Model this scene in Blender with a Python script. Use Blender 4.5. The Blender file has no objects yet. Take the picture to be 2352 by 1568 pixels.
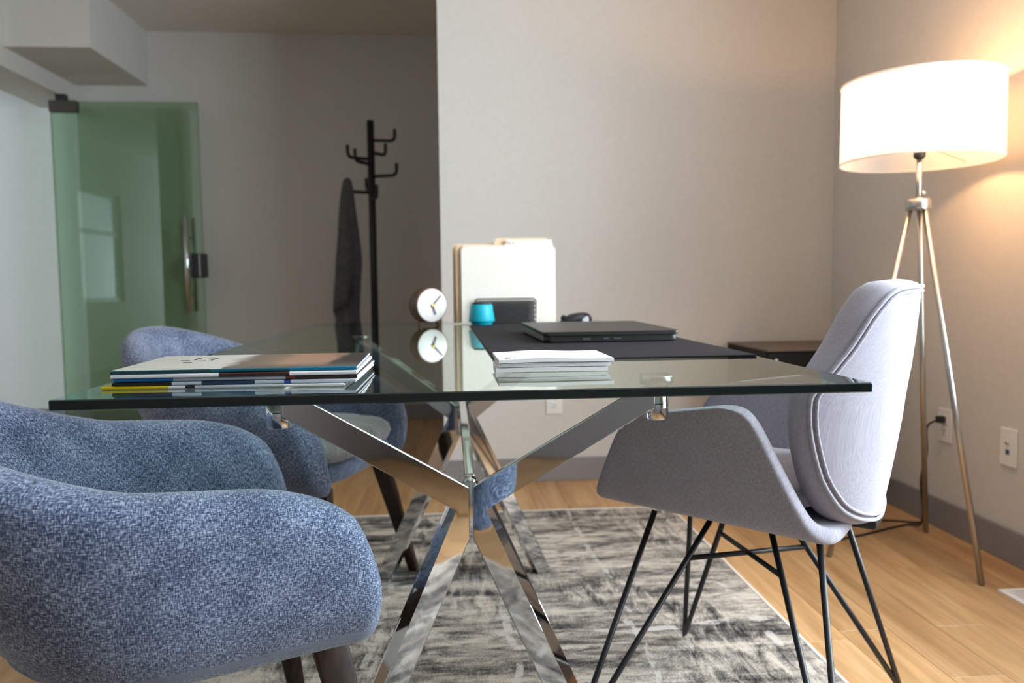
import bpy, bmesh, math, random
from mathutils import Vector, Matrix
random.seed(7)
S = bpy.context.scene
COL = S.collection
PI = math.pi

# ------------------------------------------------------------------ camera
F_PX, YAW, PITCH, ROLL, EYE = 1800.0, math.radians(4.5), math.radians(4.12), 0.011, 0.88
fwd = Vector((math.sin(YAW)*math.cos(PITCH), math.cos(YAW)*math.cos(PITCH), -math.sin(PITCH)))
r0 = Vector((math.cos(YAW), -math.sin(YAW), 0)); u0 = r0.cross(fwd)
cr, sr = math.cos(ROLL), math.sin(ROLL)
rt = cr*r0 - sr*u0; up = cr*u0 + sr*r0
cd = bpy.data.cameras.new('camera'); cam = bpy.data.objects.new('camera', cd); COL.objects.link(cam)
cd.sensor_width = 36.0; cd.lens = 36.0*F_PX/2352.0
cd.clip_start = 0.02; cd.clip_end = 60
cam.matrix_world = Matrix(((rt.x, up.x, -fwd.x, 0), (rt.y, up.y, -fwd.y, 0), (rt.z, up.z, -fwd.z, EYE), (0, 0, 0, 1)))
cd.dof.use_dof = True; cd.dof.focus_distance = 1.13; cd.dof.aperture_fstop = 4.5
S.camera = cam

# ------------------------------------------------------------------ world, lights, exposure
S.view_settings.view_transform = 'Standard'; S.view_settings.look = 'None'
S.view_settings.exposure = 0.0; S.view_settings.gamma = 1.0
S.view_settings.use_curve_mapping = False
S.cycles.use_denoising = True
S.cycles.max_bounces = 10; S.cycles.diffuse_bounces = 5; S.cycles.glossy_bounces = 5
S.cycles.transparent_max_bounces = 16; S.cycles.caustics_reflective = False; S.cycles.caustics_refractive = False
S.cycles.sample_clamp_indirect = 4.0
w = bpy.data.worlds.new('daylight'); S.world = w; w.use_nodes = True
w.node_tree.nodes['Background'].inputs[0].default_value = (0.72, 0.84, 1.0, 1)
w.node_tree.nodes['Background'].inputs[1].default_value = 1.5

def area(name, loc, rot, sx, sy, watts, col):
    l = bpy.data.lights.new(name, 'AREA'); l.shape = 'RECTANGLE'; l.size = sx; l.size_y = sy
    l.energy = watts; l.color = col
    o = bpy.data.objects.new(name, l); COL.objects.link(o); o.location = loc; o.rotation_euler = rot
    return o
# daylight entering by the big window of the right wall, beside the camera
area('window_daylight', (1.90, 1.05, 1.40), (0, PI/2, 0), 1.7, 1.9, 215, (0.84, 0.915, 1.0))
YN_ = -2.6
# added fill behind an invented window, brightens the neighbouring room's white wall
area('side_room_fill', (-3.20, YN_-0.07, 1.05), (PI/2, 0, 0), 0.85, 1.5, 150, (0.70, 0.87, 1.0))
LAMP_W = 14

# ------------------------------------------------------------------ node helpers
def new_mat(name):
    m = bpy.data.materials.new(name); m.use_nodes = True
    nt = m.node_tree; b = nt.nodes['Principled BSDF']
    return m, nt, b
def N(nt, kind, **kw):
    n = nt.nodes.new(kind)
    for k, v in kw.items():
        if k.startswith('i_'):
            key = k[2:]; key = int(key) if key.isdigit() else key.replace('_', ' ')
            n.inputs[key].default_value = v
        else: setattr(n, k, v)
    return n
def L(nt, a, ao, b, bi): nt.links.new(a.outputs[ao], b.inputs[bi])
def ramp(nt, stops):
    r = nt.nodes.new('ShaderNodeValToRGB'); e = r.color_ramp.elements
    while len(e) < len(stops): e.new(0.5)
    for k, (p, c) in enumerate(stops):
        e[k].position = p; e[k].color = (*c, 1) if len(c) == 3 else c
    return r
def coords(nt, scale=(1, 1, 1), out='Object', rot=(0, 0, 0)):
    t = nt.nodes.new('ShaderNodeTexCoord'); mp = nt.nodes.new('ShaderNodeMapping')
    mp.inputs['Scale'].default_value = scale; mp.inputs['Rotation'].default_value = rot
    L(nt, t, out, mp, 'Vector'); return mp
def mixc(nt, fac, a, b, mode='MIX'):
    m = nt.nodes.new('ShaderNodeMix'); m.data_type = 'RGBA'; m.blend_type = mode
    for sock, val in ((m.inputs[0], fac), (m.inputs[6], a), (m.inputs[7], b)):
        if isinstance(val, tuple) and len(val) == 2 and hasattr(val[0], 'outputs'): nt.links.new(val[0].outputs[val[1]], sock)
        elif isinstance(val, (int, float)): sock.default_value = val
        else: sock.default_value = (*val, 1)
    return m
def math_n(nt, op, a, b=0.0, clamp=False):
    m = nt.nodes.new('ShaderNodeMath'); m.operation = op; m.use_clamp = clamp
    for s, v in ((m.inputs[0], a), (m.inputs[1], b)):
        if isinstance(v, tuple): nt.links.new(v[0].outputs[v[1]], s)
        else: s.default_value = v
    return m
def bump(nt, b, src, so, strength=0.3, dist=0.002):
    n = N(nt, 'ShaderNodeBump'); n.inputs['Strength'].default_value = strength; n.inputs['Distance'].default_value = dist
    L(nt, src, so, n, 'Height'); L(nt, n, 'Normal', b, 'Normal')
def plain(name, col, rough=0.5, metal=0.0, spec=0.5, noise=0.0, nscale=60, bumps=0.0):
    m, nt, b = new_mat(name)
    b.inputs['Base Color'].default_value = (*col, 1); b.inputs['Roughness'].default_value = rough
    b.inputs['Metallic'].default_value = metal; b.inputs['Specular IOR Level'].default_value = spec
    if noise or bumps:
        mp = coords(nt); t = N(nt, 'ShaderNodeTexNoise', i_Scale=nscale, i_Detail=4.0); L(nt, mp, 0, t, 'Vector')
        if noise:
            lo = tuple(max(0, c*(1-noise)) for c in col); hi = tuple(min(1, c*(1+noise)) for c in col)
            r = ramp(nt, [(0.3, lo), (0.7, hi)]); L(nt, t, 0, r, 0); L(nt, r, 0, b, 'Base Color')
        if bumps: bump(nt, b, t, 0, bumps, 0.001)
    return m

# ------------------------------------------------------------------ materials
M = {}
M['wall'] = plain('wall_paint', (0.64, 0.615, 0.575), 0.8, spec=0.25, noise=0.02, nscale=40, bumps=0.06)
M['white_wall'] = plain('white_wall_paint', (0.80, 0.80, 0.78), 0.7, spec=0.3, noise=0.015, nscale=40)
M['front_wall'] = plain('front_wall_low_bounce_grey', (0.22, 0.215, 0.22), 0.8, spec=0.25, noise=0.02, nscale=40)  # unseen wall, its grey kept dark to cut bounce onto the wire-leg chair
M['ceiling'] = plain('ceiling_paint', (0.76, 0.71, 0.66), 0.9, spec=0.2, noise=0.02, nscale=30)
M['skirting'] = plain('grey_skirting_paint', (0.245, 0.235, 0.24), 0.5, noise=0.03)
M['white_plastic'] = plain('white_plastic', (0.82, 0.81, 0.78), 0.35)
M['black_metal'] = plain('black_powder_coat', (0.012, 0.012, 0.013), 0.42, spec=0.5, noise=0.1, nscale=300)
M['black_plastic'] = plain('black_plastic', (0.014, 0.014, 0.015), 0.45)
M['black_gloss'] = plain('black_gloss_plastic', (0.010, 0.011, 0.016), 0.10, spec=0.6)
M['chrome'] = plain('polished_chrome', (0.70, 0.70, 0.71), 0.045, 1.0)
M['steel'] = plain('satin_steel', (0.62, 0.60, 0.57), 0.26, 1.0)
M['nickel'] = plain('brushed_nickel', (0.52, 0.50, 0.47), 0.30, 1.0, noise=0.05, nscale=200)
M['dark_wood'] = None
M['manila'] = plain('manila_card', (0.80, 0.745, 0.665), 0.75, spec=0.2, noise=0.02, nscale=90)
M['manila_edge'] = plain('manila_inner_card', (0.84, 0.62, 0.40), 0.8, spec=0.2, noise=0.03)
M['teal'] = plain('teal_plastic', (0.0, 0.40, 0.52), 0.5, noise=0.02)
M['paper'] = plain('white_paper', (0.86, 0.86, 0.88), 0.7, spec=0.25)
M['pencil'] = plain('faded_pencil', (0.45, 0.33, 0.27), 0.8)
M['bronze'] = plain('dark_bronze_fitting', (0.075, 0.062, 0.048), 0.5, 0.3)
M['ink'] = plain('black_ink', (0.02, 0.02, 0.022), 0.6)
M['mat_black'] = plain('black_desk_mat_felt', (0.018, 0.016, 0.019), 0.85, spec=0.2, noise=0.25, nscale=500, bumps=0.2)
M['laptop'] = plain('charcoal_laptop_shell', (0.022, 0.020, 0.018), 0.42, noise=0.15, nscale=600)
M['silver'] = plain('silver_trim', (0.5, 0.49, 0.46), 0.3, 1.0)
M['port'] = plain('port_metal', (0.16, 0.16, 0.16), 0.4, 0.8)
M['brown_wood'] = plain('brown_clock_wood', (0.115, 0.058, 0.036), 0.4, noise=0.15, nscale=30)
M['clock_face'] = plain('clock_face_white', (0.90, 0.90, 0.86), 0.5)
M['gold'] = plain('brass_hub', (0.65, 0.5, 0.08), 0.3, 1.0)
M['hand'] = plain('clock_hand_violet_brown', (0.12, 0.08, 0.10), 0.4)
M['cabinet'] = plain('black_brown_cabinet', (0.010, 0.009, 0.009), 0.55, spec=0.2)
M['cabinet_top'] = plain('brown_cabinet_top', (0.13, 0.095, 0.07), 0.5, noise=0.1, nscale=20)
M['blue_port'] = plain('blue_socket', (0.03, 0.09, 0.16), 0.4)

m, nt, b = new_mat('dark_walnut_wood')
mp = coords(nt, (30, 30, 3)); t = N(nt, 'ShaderNodeTexNoise', i_Scale=3.0, i_Detail=5.0); L(nt, mp, 0, t, 'Vector')
r = ramp(nt, [(0.3, (0.018, 0.011, 0.008)), (0.7, (0.05, 0.028, 0.02))]); L(nt, t, 0, r, 0); L(nt, r, 0, b, 'Base Color')
b.inputs['Roughness'].default_value = 0.5; b.inputs['Specular IOR Level'].default_value = 0.25; M['dark_wood'] = m

def oak(name, shift=1.0):
    m, nt, b = new_mat(name)
    tc = nt.nodes.new('ShaderNodeTexCoord'); oi = nt.nodes.new('ShaderNodeObjectInfo')
    off = nt.nodes.new('ShaderNodeVectorMath'); off.operation = 'SCALE'; off.inputs[0].default_value = (37.0, 91.0, 13.0)
    L(nt, oi, 'Random', off, 'Scale')
    ad = nt.nodes.new('ShaderNodeVectorMath'); ad.operation = 'ADD'; L(nt, tc, 'Object', ad, 0); L(nt, off, 0, ad, 1)
    mp = N(nt, 'ShaderNodeMapping'); mp.inputs['Scale'].default_value = (14, 1.1, 1); L(nt, ad, 0, mp, 'Vector')
    t1 = N(nt, 'ShaderNodeTexNoise', i_Scale=1.0, i_Detail=3.0, i_Distortion=0.6); L(nt, mp, 0, t1, 'Vector')
    mp2 = N(nt, 'ShaderNodeMapping'); mp2.inputs['Scale'].default_value = (90, 4, 1); L(nt, ad, 0, mp2, 'Vector')
    t2 = N(nt, 'ShaderNodeTexNoise', i_Scale=1.0, i_Detail=4.0, i_Distortion=0.3); L(nt, mp2, 0, t2, 'Vector')
    r1 = ramp(nt, [(0.30, (0.40, 0.225, 0.097)), (0.50, (0.53, 0.32, 0.148)), (0.70, (0.61, 0.395, 0.20))]); L(nt, t1, 0, r1, 0)
    r2 = ramp(nt, [(0.35, (0.72, 0.68, 0.62)), (0.6, (1, 1, 1))]); L(nt, t2, 0, r2, 0)
    mx = mixc(nt, 0.55, (r1, 0), (r2, 0), 'MULTIPLY')
    rr = ramp(nt, [(0.0, (0.80, 0.78, 0.76)), (1.0, (1.08, 1.06, 1.05))]); L(nt, oi, 'Random', rr, 0)
    mx2 = mixc(nt, 1.0, (mx, 2), (rr, 0), 'MULTIPLY')
    L(nt, mx2, 2, b, 'Base Color'); b.inputs['Roughness'].default_value = 0.42
    bump(nt, b, t2, 0, 0.08, 0.001)
    return m
M['oak'] = oak('oak_plank')
M['oak_under'] = plain('oak_subfloor', (0.40, 0.24, 0.11), 0.5, noise=0.2, nscale=8)

def fabric(name, dark, light, mid, scale=420, contrast=(0.36, 0.64), rough=0.9, bl=0.35, sheen=0.25):
    m, nt, b = new_mat(name)
    a = coords(nt, (scale, scale*0.22, 1), 'UV'); c = coords(nt, (scale*0.22, scale, 1), 'UV')
    ta = N(nt, 'ShaderNodeTexNoise', i_Scale=1.0, i_Detail=1.5); tc = N(nt, 'ShaderNodeTexNoise', i_Scale=1.0, i_Detail=1.5)
    L(nt, a, 0, ta, 'Vector'); L(nt, c, 0, tc, 'Vector')
    big = coords(nt, (18, 18, 1), 'UV'); tb = N(nt, 'ShaderNodeTexNoise', i_Scale=1.0, i_Detail=3.0); L(nt, big, 0, tb, 'Vector')
    s = math_n(nt, 'ADD', (ta, 0), (tc, 0)); s2 = math_n(nt, 'MULTIPLY', (s, 0), 0.5)
    sb = math_n(nt, 'MULTIPLY_ADD', (tb, 0), 0.16); sb.inputs[2].default_value = -0.08
    s3 = math_n(nt, 'ADD', (s2, 0), (sb, 0))
    r = ramp(nt, [(contrast[0], dark), (0.5, mid), (contrast[1], light)]); L(nt, s3, 0, r, 0)
    L(nt, r, 0, b, 'Base Color'); b.inputs['Roughness'].default_value = rough
    b.inputs['Specular IOR Level'].default_value = 0.15
    b.inputs['Sheen Weight'].default_value = sheen; b.inputs['Sheen Roughness'].default_value = 0.5
    bump(nt, b, s2, 0, bl, 0.0012)
    return m
M['blue_fabric'] = fabric('blue_grey_tweed', (0.020, 0.029, 0.060), (0.36, 0.41, 0.545), (0.090, 0.118, 0.198), 760, (0.38, 0.63))
M['cushion_fabric_lit'] = fabric('lit_tweed_cushion', (0.09, 0.09, 0.10), (0.50, 0.50, 0.50), (0.25, 0.25, 0.26), 760, (0.38, 0.63))  # the chair's tweed made paler and greyer, light on the seat put into the colour
M['grey_fabric'] = fabric('light_grey_linen', (0.265, 0.25, 0.29), (0.42, 0.405, 0.46), (0.34, 0.325, 0.375), 700, (0.34, 0.66), bl=0.15)
M['towel'] = fabric('charcoal_towel_cloth', (0.04, 0.04, 0.043), (0.16, 0.16, 0.167), (0.09, 0.09, 0.095), 300, (0.35, 0.65))

# rug
m, nt, b = new_mat('distressed_rug_pile')
def nz(scale, detail=6.0, rough=0.65, dist=0.4):
    mp = coords(nt, scale); t = N(nt, 'ShaderNodeTexNoise', i_Scale=1.0, i_Detail=detail, i_Roughness=rough, i_Distortion=dist); L(nt, mp, 0, t, 'Vector'); return t
h = nz((8, 28, 1), 9.0, 0.78, 0.8); vv = nz((28, 8, 1), 9.0, 0.78, 0.8); msk = nz((2.6, 1.7, 1), 2.0, 0.5); band = nz((1.6, 9.0, 1), 5.0, 0.7); fine = nz((240, 240, 1), 2.0, 0.6)
mr = ramp(nt, [(0.44, (0, 0, 0)), (0.53, (1, 1, 1))]); L(nt, msk, 0, mr, 0)
sw = mixc(nt, (mr, 0), (h, 0), (vv, 0))
a1 = math_n(nt, 'MULTIPLY', (sw, 2), 0.55); a2 = math_n(nt, 'MULTIPLY', (band, 0), 0.45); a3 = math_n(nt, 'ADD', (a1, 0), (a2, 0))
f1 = math_n(nt, 'MULTIPLY_ADD', (fine, 0), 0.20); f1.inputs[2].default_value = -0.10
a4 = math_n(nt, 'ADD', (a3, 0), (f1, 0))
rr = ramp(nt, [(0.405, (0.028, 0.025, 0.025)), (0.455, (0.125, 0.115, 0.105)), (0.505, (0.33, 0.295, 0.255)), (0.57, (0.60, 0.535, 0.455))])
L(nt, a4, 0, rr, 0)
# faded pale lines running along and across
tc = nt.nodes.new('ShaderNodeTexCoord'); sp = nt.nodes.new('ShaderNodeSeparateXYZ'); L(nt, tc, 'Object', sp, 0)
wob = nz((3, 3, 1), 2.0)
lines = None
for axis, per, wd in (('X', 3.1, 0.028), ('Y', 1.7, 0.018)):
    q = math_n(nt, 'MULTIPLY', (sp, axis), per); q2 = math_n(nt, 'MULTIPLY', (wob, 0), 0.35); q = math_n(nt, 'ADD', (q, 0), (q2, 0))
    q = math_n(nt, 'FRACT', (q, 0)); q = math_n(nt, 'SUBTRACT', (q, 0), 0.5); q = math_n(nt, 'ABSOLUTE', (q, 0)); q = math_n(nt, 'LESS_THAN', (q, 0), wd)
    lines = q if lines is None else math_n(nt, 'MAXIMUM', (lines, 0), (q, 0))
br = nz((14, 14, 1), 4.0, 0.7); brr = ramp(nt, [(0.48, (0, 0, 0)), (0.56, (0.75, 0.75, 0.75))]); L(nt, br, 0, brr, 0)
lf = math_n(nt, 'MULTIPLY', (lines, 0), (brr, 0))
mx = mixc(nt, (lf, 0), (rr, 0), (0.60, 0.565, 0.52)); L(nt, mx, 2, b, 'Base Color')
b.inputs['Roughness'].default_value = 0.95; b.inputs['Specular IOR Level'].default_value = 0.1
bump(nt, b, fine, 0, 0.5, 0.003)
M['rug'] = m
M['rug_edge'] = plain('cream_rug_binding', (0.70, 0.64, 0.57), 0.9, spec=0.1, noise=0.06, nscale=150)

def glass(name, tint, ior=1.52, reflect=True):
    m = bpy.data.materials.new(name); m.use_nodes = True; nt = m.node_tree
    nt.nodes.remove(nt.nodes['Principled BSDF']); out = nt.nodes['Material Output']
    tr = N(nt, 'ShaderNodeBsdfTransparent'); tr.inputs[0].default_value = (*tint, 1)
    if not reflect: L(nt, tr, 0, out, 0); return m
    ge = nt.nodes.new('ShaderNodeNewGeometry')
    io = math_n(nt, 'MULTIPLY_ADD', (ge, 'Backfacing'), 1/ior-ior); io.inputs[2].default_value = ior
    fr = nt.nodes.new('ShaderNodeFresnel'); L(nt, io, 0, fr, 'IOR')
    n2 = math_n(nt, 'MULTIPLY', (fr, 0), 2.0); d2 = math_n(nt, 'ADD', (fr, 0), 1.0); q = math_n(nt, 'DIVIDE', (n2, 0), (d2, 0), True)
    gl = N(nt, 'ShaderNodeBsdfGlossy'); gl.inputs['Roughness'].default_value = 0.0; gl.inputs[0].default_value = (0.95, 1.0, 0.96, 1)
    mx = nt.nodes.new('ShaderNodeMixShader'); L(nt, q, 0, mx, 0); L(nt, tr, 0, mx, 1); L(nt, gl, 0, mx, 2); L(nt, mx, 0, out, 0)
    return m
M['glass_top'] = glass('table_glass_face', (0.80, 0.92, 0.86))
M['glass_under'] = glass('table_glass_underside', (0.93, 0.98, 0.95), reflect=False)
M['glass_edge'] = plain('dark_green_glass_edge', (0.006, 0.012, 0.011), 0.12, spec=0.5)
M['glass_edge_lit'] = plain('lit_teal_glass_edge', (0.0, 0.13, 0.17), 0.12, spec=0.5)  # brighter teal stands for light passing through the side edges
M['door_glass'] = glass('green_door_glass', (0.50, 0.66, 0.50))
M['door_glass_back'] = glass('green_door_glass_back', (0.97, 1.0, 0.98), reflect=False)
M['door_glass_edge'] = plain('green_glass_edge', (0.03, 0.09, 0.055), 0.2)
M['window_glass'] = glass('window_pane_glass', (0.96, 0.98, 0.98))

# shade: white cloth that lets lamp light through
m = bpy.data.materials.new('white_shade_cloth'); m.use_nodes = True; nt = m.node_tree; nt.nodes.remove(nt.nodes['Principled BSDF'])
df = N(nt, 'ShaderNodeBsdfDiffuse'); df.inputs[0].default_value = (0.86, 0.85, 0.84, 1)
tl = N(nt, 'ShaderNodeBsdfTranslucent')
mp = coords(nt, (1, 1, 1)); wv = N(nt, 'ShaderNodeTexNoise', i_Scale=260.0, i_Detail=2.0); L(nt, mp, 0, wv, 'Vector')
rc = ramp(nt, [(0.3, (0.80, 0.77, 0.74)), (0.7, (0.92, 0.90, 0.88))]); L(nt, wv, 0, rc, 0); L(nt, rc, 0, tl, 0)
mx = nt.nodes.new('ShaderNodeMixShader'); mx.inputs[0].default_value = 0.54
L(nt, df, 0, mx, 1); L(nt, tl, 0, mx, 2); L(nt, mx, 0, nt.nodes['Material Output'], 0)
M['shade'] = m
m = bpy.data.materials.new('warm_bulb'); m.use_nodes = True; nt = m.node_tree
b = nt.nodes['Principled BSDF']; b.inputs['Emission Color'].default_value = (1, 0.75, 0.45, 1); b.inputs['Emission Strength'].default_value = 6
M['bulb'] = m

# ------------------------------------------------------------------ mesh helpers
def add(name, vf, mat, parent=None, smooth=False, uv=None, loc=None, rot=None):
    v, f = vf[0], vf[1]
    me = bpy.data.meshes.new(name); me.from_pydata([tuple(p) for p in v], [], [tuple(q) for q in f]); me.update()
    for mm in (mat if isinstance(mat, list) else [mat]): me.materials.append(mm)
    if uv is None and len(vf) > 2: uv = vf[2]
    if uv is not None:
        lay = me.uv_layers.new(name='UVMap')
        for lp in me.loops: lay.data[lp.index].uv = uv[lp.vertex_index]
    if smooth: me.polygons.foreach_set('use_smooth', [True]*len(me.polygons))
    o = bpy.data.objects.new(name, me); COL.objects.link(o)
    if parent: o.parent = parent
    if loc is not None: o.location = loc
    if rot is not None: o.rotation_euler = rot
    return o
def fix(o):
    bm = bmesh.new(); bm.from_mesh(o.data); bmesh.ops.recalc_face_normals(bm, faces=bm.faces); bm.to_mesh(o.data); bm.free(); return o
def bmobj(name, bm, mat, parent=None, smooth=False, loc=None):
    bmesh.ops.recalc_face_normals(bm, faces=bm.faces)
    me = bpy.data.meshes.new(name); bm.to_mesh(me); bm.free()
    for mm in (mat if isinstance(mat, list) else [mat]): me.materials.append(mm)
    if smooth:
        me.polygons.foreach_set('use_smooth', [True]*len(me.polygons)); me.set_sharp_from_angle(angle=math.radians(40))
    o = bpy.data.objects.new(name, me); COL.objects.link(o)
    if smooth:
        wn = o.modifiers.new('even_normals', 'WEIGHTED_NORMAL'); wn.keep_sharp = True
    if parent: o.parent = parent
    if loc is not None: o.location = loc
    return o
def bm_box(bm, lo, hi, bev=0.0, seg=2, mtx=None):
    c = [(a+b)/2 for a, b in zip(lo, hi)]; s = [b-a for a, b in zip(lo, hi)]
    mt = Matrix.Translation(c) @ Matrix.Diagonal((*s, 1))
    if mtx is not None: mt = mtx @ mt
    g = bmesh.ops.create_cube(bm, size=1, matrix=mt)
    if bev > 0:
        es = list({e for v in g['verts'] for e in v.link_edges})
        bmesh.ops.bevel(bm, geom=es, offset=bev, segments=seg, affect='EDGES', profile=0.5)
def box(name, lo, hi, mat, parent=None, bev=0.0, seg=2, smooth=None, mtx=None):
    bm = bmesh.new(); bm_box(bm, lo, hi, bev, seg, mtx)
    return bmobj(name, bm, mat, parent, smooth=(bev > 0 if smooth is None else smooth))
def boxes(name, lst, mat, parent=None, bev=0.0):
    bm = bmesh.new()
    for lo, hi in lst: bm_box(bm, lo, hi, bev)
    return bmobj(name, bm, mat, parent, smooth=bev > 0)
def tube(pts, r, n=10, closed=False, caps=True):
    P = [Vector(p) for p in pts]; k = len(P); V = []; Fc = []
    rad = r if isinstance(r, (list, tuple)) else [r]*k
    prev = None
    for i in range(k):
        a = P[i-1] if (i > 0 or closed) else P[i]; c = P[(i+1) % k] if (i < k-1 or closed) else P[i]
        t = (c-a).normalized()
        if prev is None:
            ref = Vector((0, 0, 1)) if abs(t.z) < 0.9 else Vector((1, 0, 0)); nn = t.cross(ref).normalized()
        else:
            nn = (prev - t*prev.dot(t))
            nn = nn.normalized() if nn.length > 1e-6 else t.orthogonal().normalized()
        prev = nn; bb = t.cross(nn)
        for j in range(n):
            an = 2*PI*j/n; V.append(P[i] + (nn*math.cos(an)+bb*math.sin(an))*rad[i])
    m = k if closed else k-1
    for i in range(m):
        for j in range(n):
            i2 = (i+1) % k; j2 = (j+1) % n
            Fc.append((i*n+j, i*n+j2, i2*n+j2, i2*n+j))
    if caps and not closed:
        Fc.append(tuple(range(n-1, -1, -1))); Fc.append(tuple((k-1)*n+j for j in range(n)))
    return V, Fc
def smooth_path(pts, sub=6, closed=False):
    P = [Vector(p) for p in pts]; k = len(P); out = []
    rng = range(k) if closed else range(k-1)
    for i in rng:
        p0 = P[i-1] if (i > 0 or closed) else P[i]; p1 = P[i]; p2 = P[(i+1) % k]; p3 = P[(i+2) % k] if (closed or i+2 < k) else P[(i+1) % k]
        for s in range(sub):
            t = s/sub
            out.append(0.5*((2*p1)+(-p0+p2)*t+(2*p0-5*p1+4*p2-p3)*t*t+(-p0+3*p1-3*p2+p3)*t**3))
    if not closed: out.append(P[-1])
    return out
def tubeobj(name, pts, r, mat, parent=None, n=10, closed=False):
    return fix(add(name, tube(pts, r, n, closed), mat, parent, smooth=True))
def lathe(prof, n=40, cx=0, cy=0, cap=True):
    V = []; Fc = []; k = len(prof)
    for (r, z) in prof:
        for j in range(n): V.append((cx+r*math.cos(2*PI*j/n), cy+r*math.sin(2*PI*j/n), z))
    for i in range(k-1):
        for j in range(n): Fc.append((i*n+j, i*n+(j+1) % n, (i+1)*n+(j+1) % n, (i+1)*n+j))
    if cap:
        Fc.append(tuple(range(n-1, -1, -1))); Fc.append(tuple((k-1)*n+j for j in range(n)))
    return V, Fc
def prism(name, poly, y0, y1, mat, parent=None, bev=0.0, seg=2, mtx=None):
    """2-D outline in (x, z) given a thickness along y"""
    bm = bmesh.new()
    a = [bm.verts.new((p[0], y0, p[1])) for p in poly]; c = [bm.verts.new((p[0], y1, p[1])) for p in poly]
    bm.faces.new(a); bm.faces.new(c[::-1]); k = len(poly)
    for i in range(k): bm.faces.new((a[i], c[i], c[(i+1) % k], a[(i+1) % k]))
    if bev > 0: bmesh.ops.bevel(bm, geom=bm.edges[:], offset=bev, segments=seg, affect='EDGES', profile=0.5)
    if mtx is not None: bm.transform(mtx)
    return bmobj(name, bm, mat, parent, smooth=bev > 0)
def pad(name, a, b, prof, n, mat, parent, nseg=64, cx=0, cy=0, dome=0.0):
    """soft cushion: super-ellipse plan of half sizes a, b; prof = [(inset, z)...] bottom to top"""
    V = []; Fc = []; UV = []
    def ring(ins, z):
        for j in range(nseg):
            t = 2*PI*j/nseg; ct, st = math.cos(t), math.sin(t)
            x = (a-ins)*math.copysign(abs(ct)**(2/n), ct); y = (b-ins)*math.copysign(abs(st)**(2/n), st)
            V.append((cx+x, cy+y, z)); UV.append((x+z*ct, y+z*st))
    R = [(0.97*min(a, b), prof[0][1]), (0.6*min(a, b), prof[0][1])] + list(prof) + [(0.3*min(a, b), prof[-1][1]+dome*0.6), (0.6*min(a, b), prof[-1][1]+dome*0.9), (0.97*min(a, b), prof[-1][1]+dome)]
    for ins, z in R: ring(ins, z)
    for i in range(len(R)-1):
        for j in range(nseg): Fc.append((i*nseg+j, i*nseg+(j+1) % nseg, (i+1)*nseg+(j+1) % nseg, (i+1)*nseg+j))
    Fc.append(tuple(range(nseg-1, -1, -1))); Fc.append(tuple((len(R)-1)*nseg+j for j in range(nseg)))
    return fix(add(name, (V, Fc, UV), mat, parent, smooth=True))
def thing(name, label, cat, loc=(0, 0, 0), rz=0.0, group=None):
    o = bpy.data.objects.new(name, None); COL.objects.link(o); o.location = loc; o.rotation_euler = (0, 0, rz)
    o.empty_display_size = 0.1
    return tag(o, label, cat, group)
def tag(o, label, cat, group=None):
    o['label'] = label; o['category'] = cat
    if group: o['group'] = group
    return o
def struct(o): o['kind'] = 'structure'; return o

# ------------------------------------------------------------------ room shell
XR, XL, YB, YF, YW, CZ = 1.735, -2.31, 3.455, 5.20, 5.36, 2.49
YN = -2.6                       # wall behind the camera
fl = struct(box('floor', (-3.95, YN, -0.06), (XR+0.1, 5.5, -0.008), M['oak_under']))
fl['label'] = 'light oak plank floor'
# oak planks, each its own piece
pw = 0.128; plank_me = {}
def plank_mesh(length):
    key = round(length, 2)
    if key in plank_me: return plank_me[key]
    hx, hy, c = pw/2-0.0003, key/2-0.0003, 0.0008
    V = [(-hx, -hy, -0.010), (hx, -hy, -0.010), (hx, hy, -0.010), (-hx, hy, -0.010),
         (-hx, -hy, -c), (hx, -hy, -c), (hx, hy, -c), (-hx, hy, -c),
         (-hx+c, -hy+c, 0), (hx-c, -hy+c, 0), (hx-c, hy-c, 0), (-hx+c, hy-c, 0)]
    Fc = [(3, 2, 1, 0), (8, 9, 10, 11)]
    for a in (0, 4):
        for i in range(4): Fc.append((a+i, a+(i+1) % 4, a+4+(i+1) % 4, a+4+i))
    me = bpy.data.meshes.new('plank'); me.from_pydata(V, [], Fc); me.materials.append(M['oak']); plank_me[key] = me; return me
x = XR - pw/2
while x > XL-0.02:
    y = 0.6 - random.choice((0.0, 0.35, 0.7, 1.05)); yend = YF if x < 0.0 else YB
    while y < yend-0.02:
        ln = random.choice((1.0, 1.3, 1.6, 1.9)); ln = min(ln, yend-y)
        if yend-y-ln < 0.25: ln = yend-y
        if ln > 0.03:
            o = bpy.data.objects.new('plank', plank_mesh(ln)); COL.objects.link(o); o.parent = fl
            o.location = (x, y+round(ln, 2)/2, 0)
        y += ln
    x -= pw

struct(box('ceiling', (-3.95, YN, CZ), (XR+0.1, 5.5, CZ+0.08), M['ceiling']))
struct(box('wall_back', (-0.035, YB, 0), (XR+0.1, YB+0.11, CZ), M['wall']))
struct(box('wall_far', (XL, YF, 0), (0.6, YF+0.12, CZ), M['wall']))
struct(box('wall_inner', (0.48, YB+0.11, 0), (0.6, YF, CZ), M['wall']))
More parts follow.
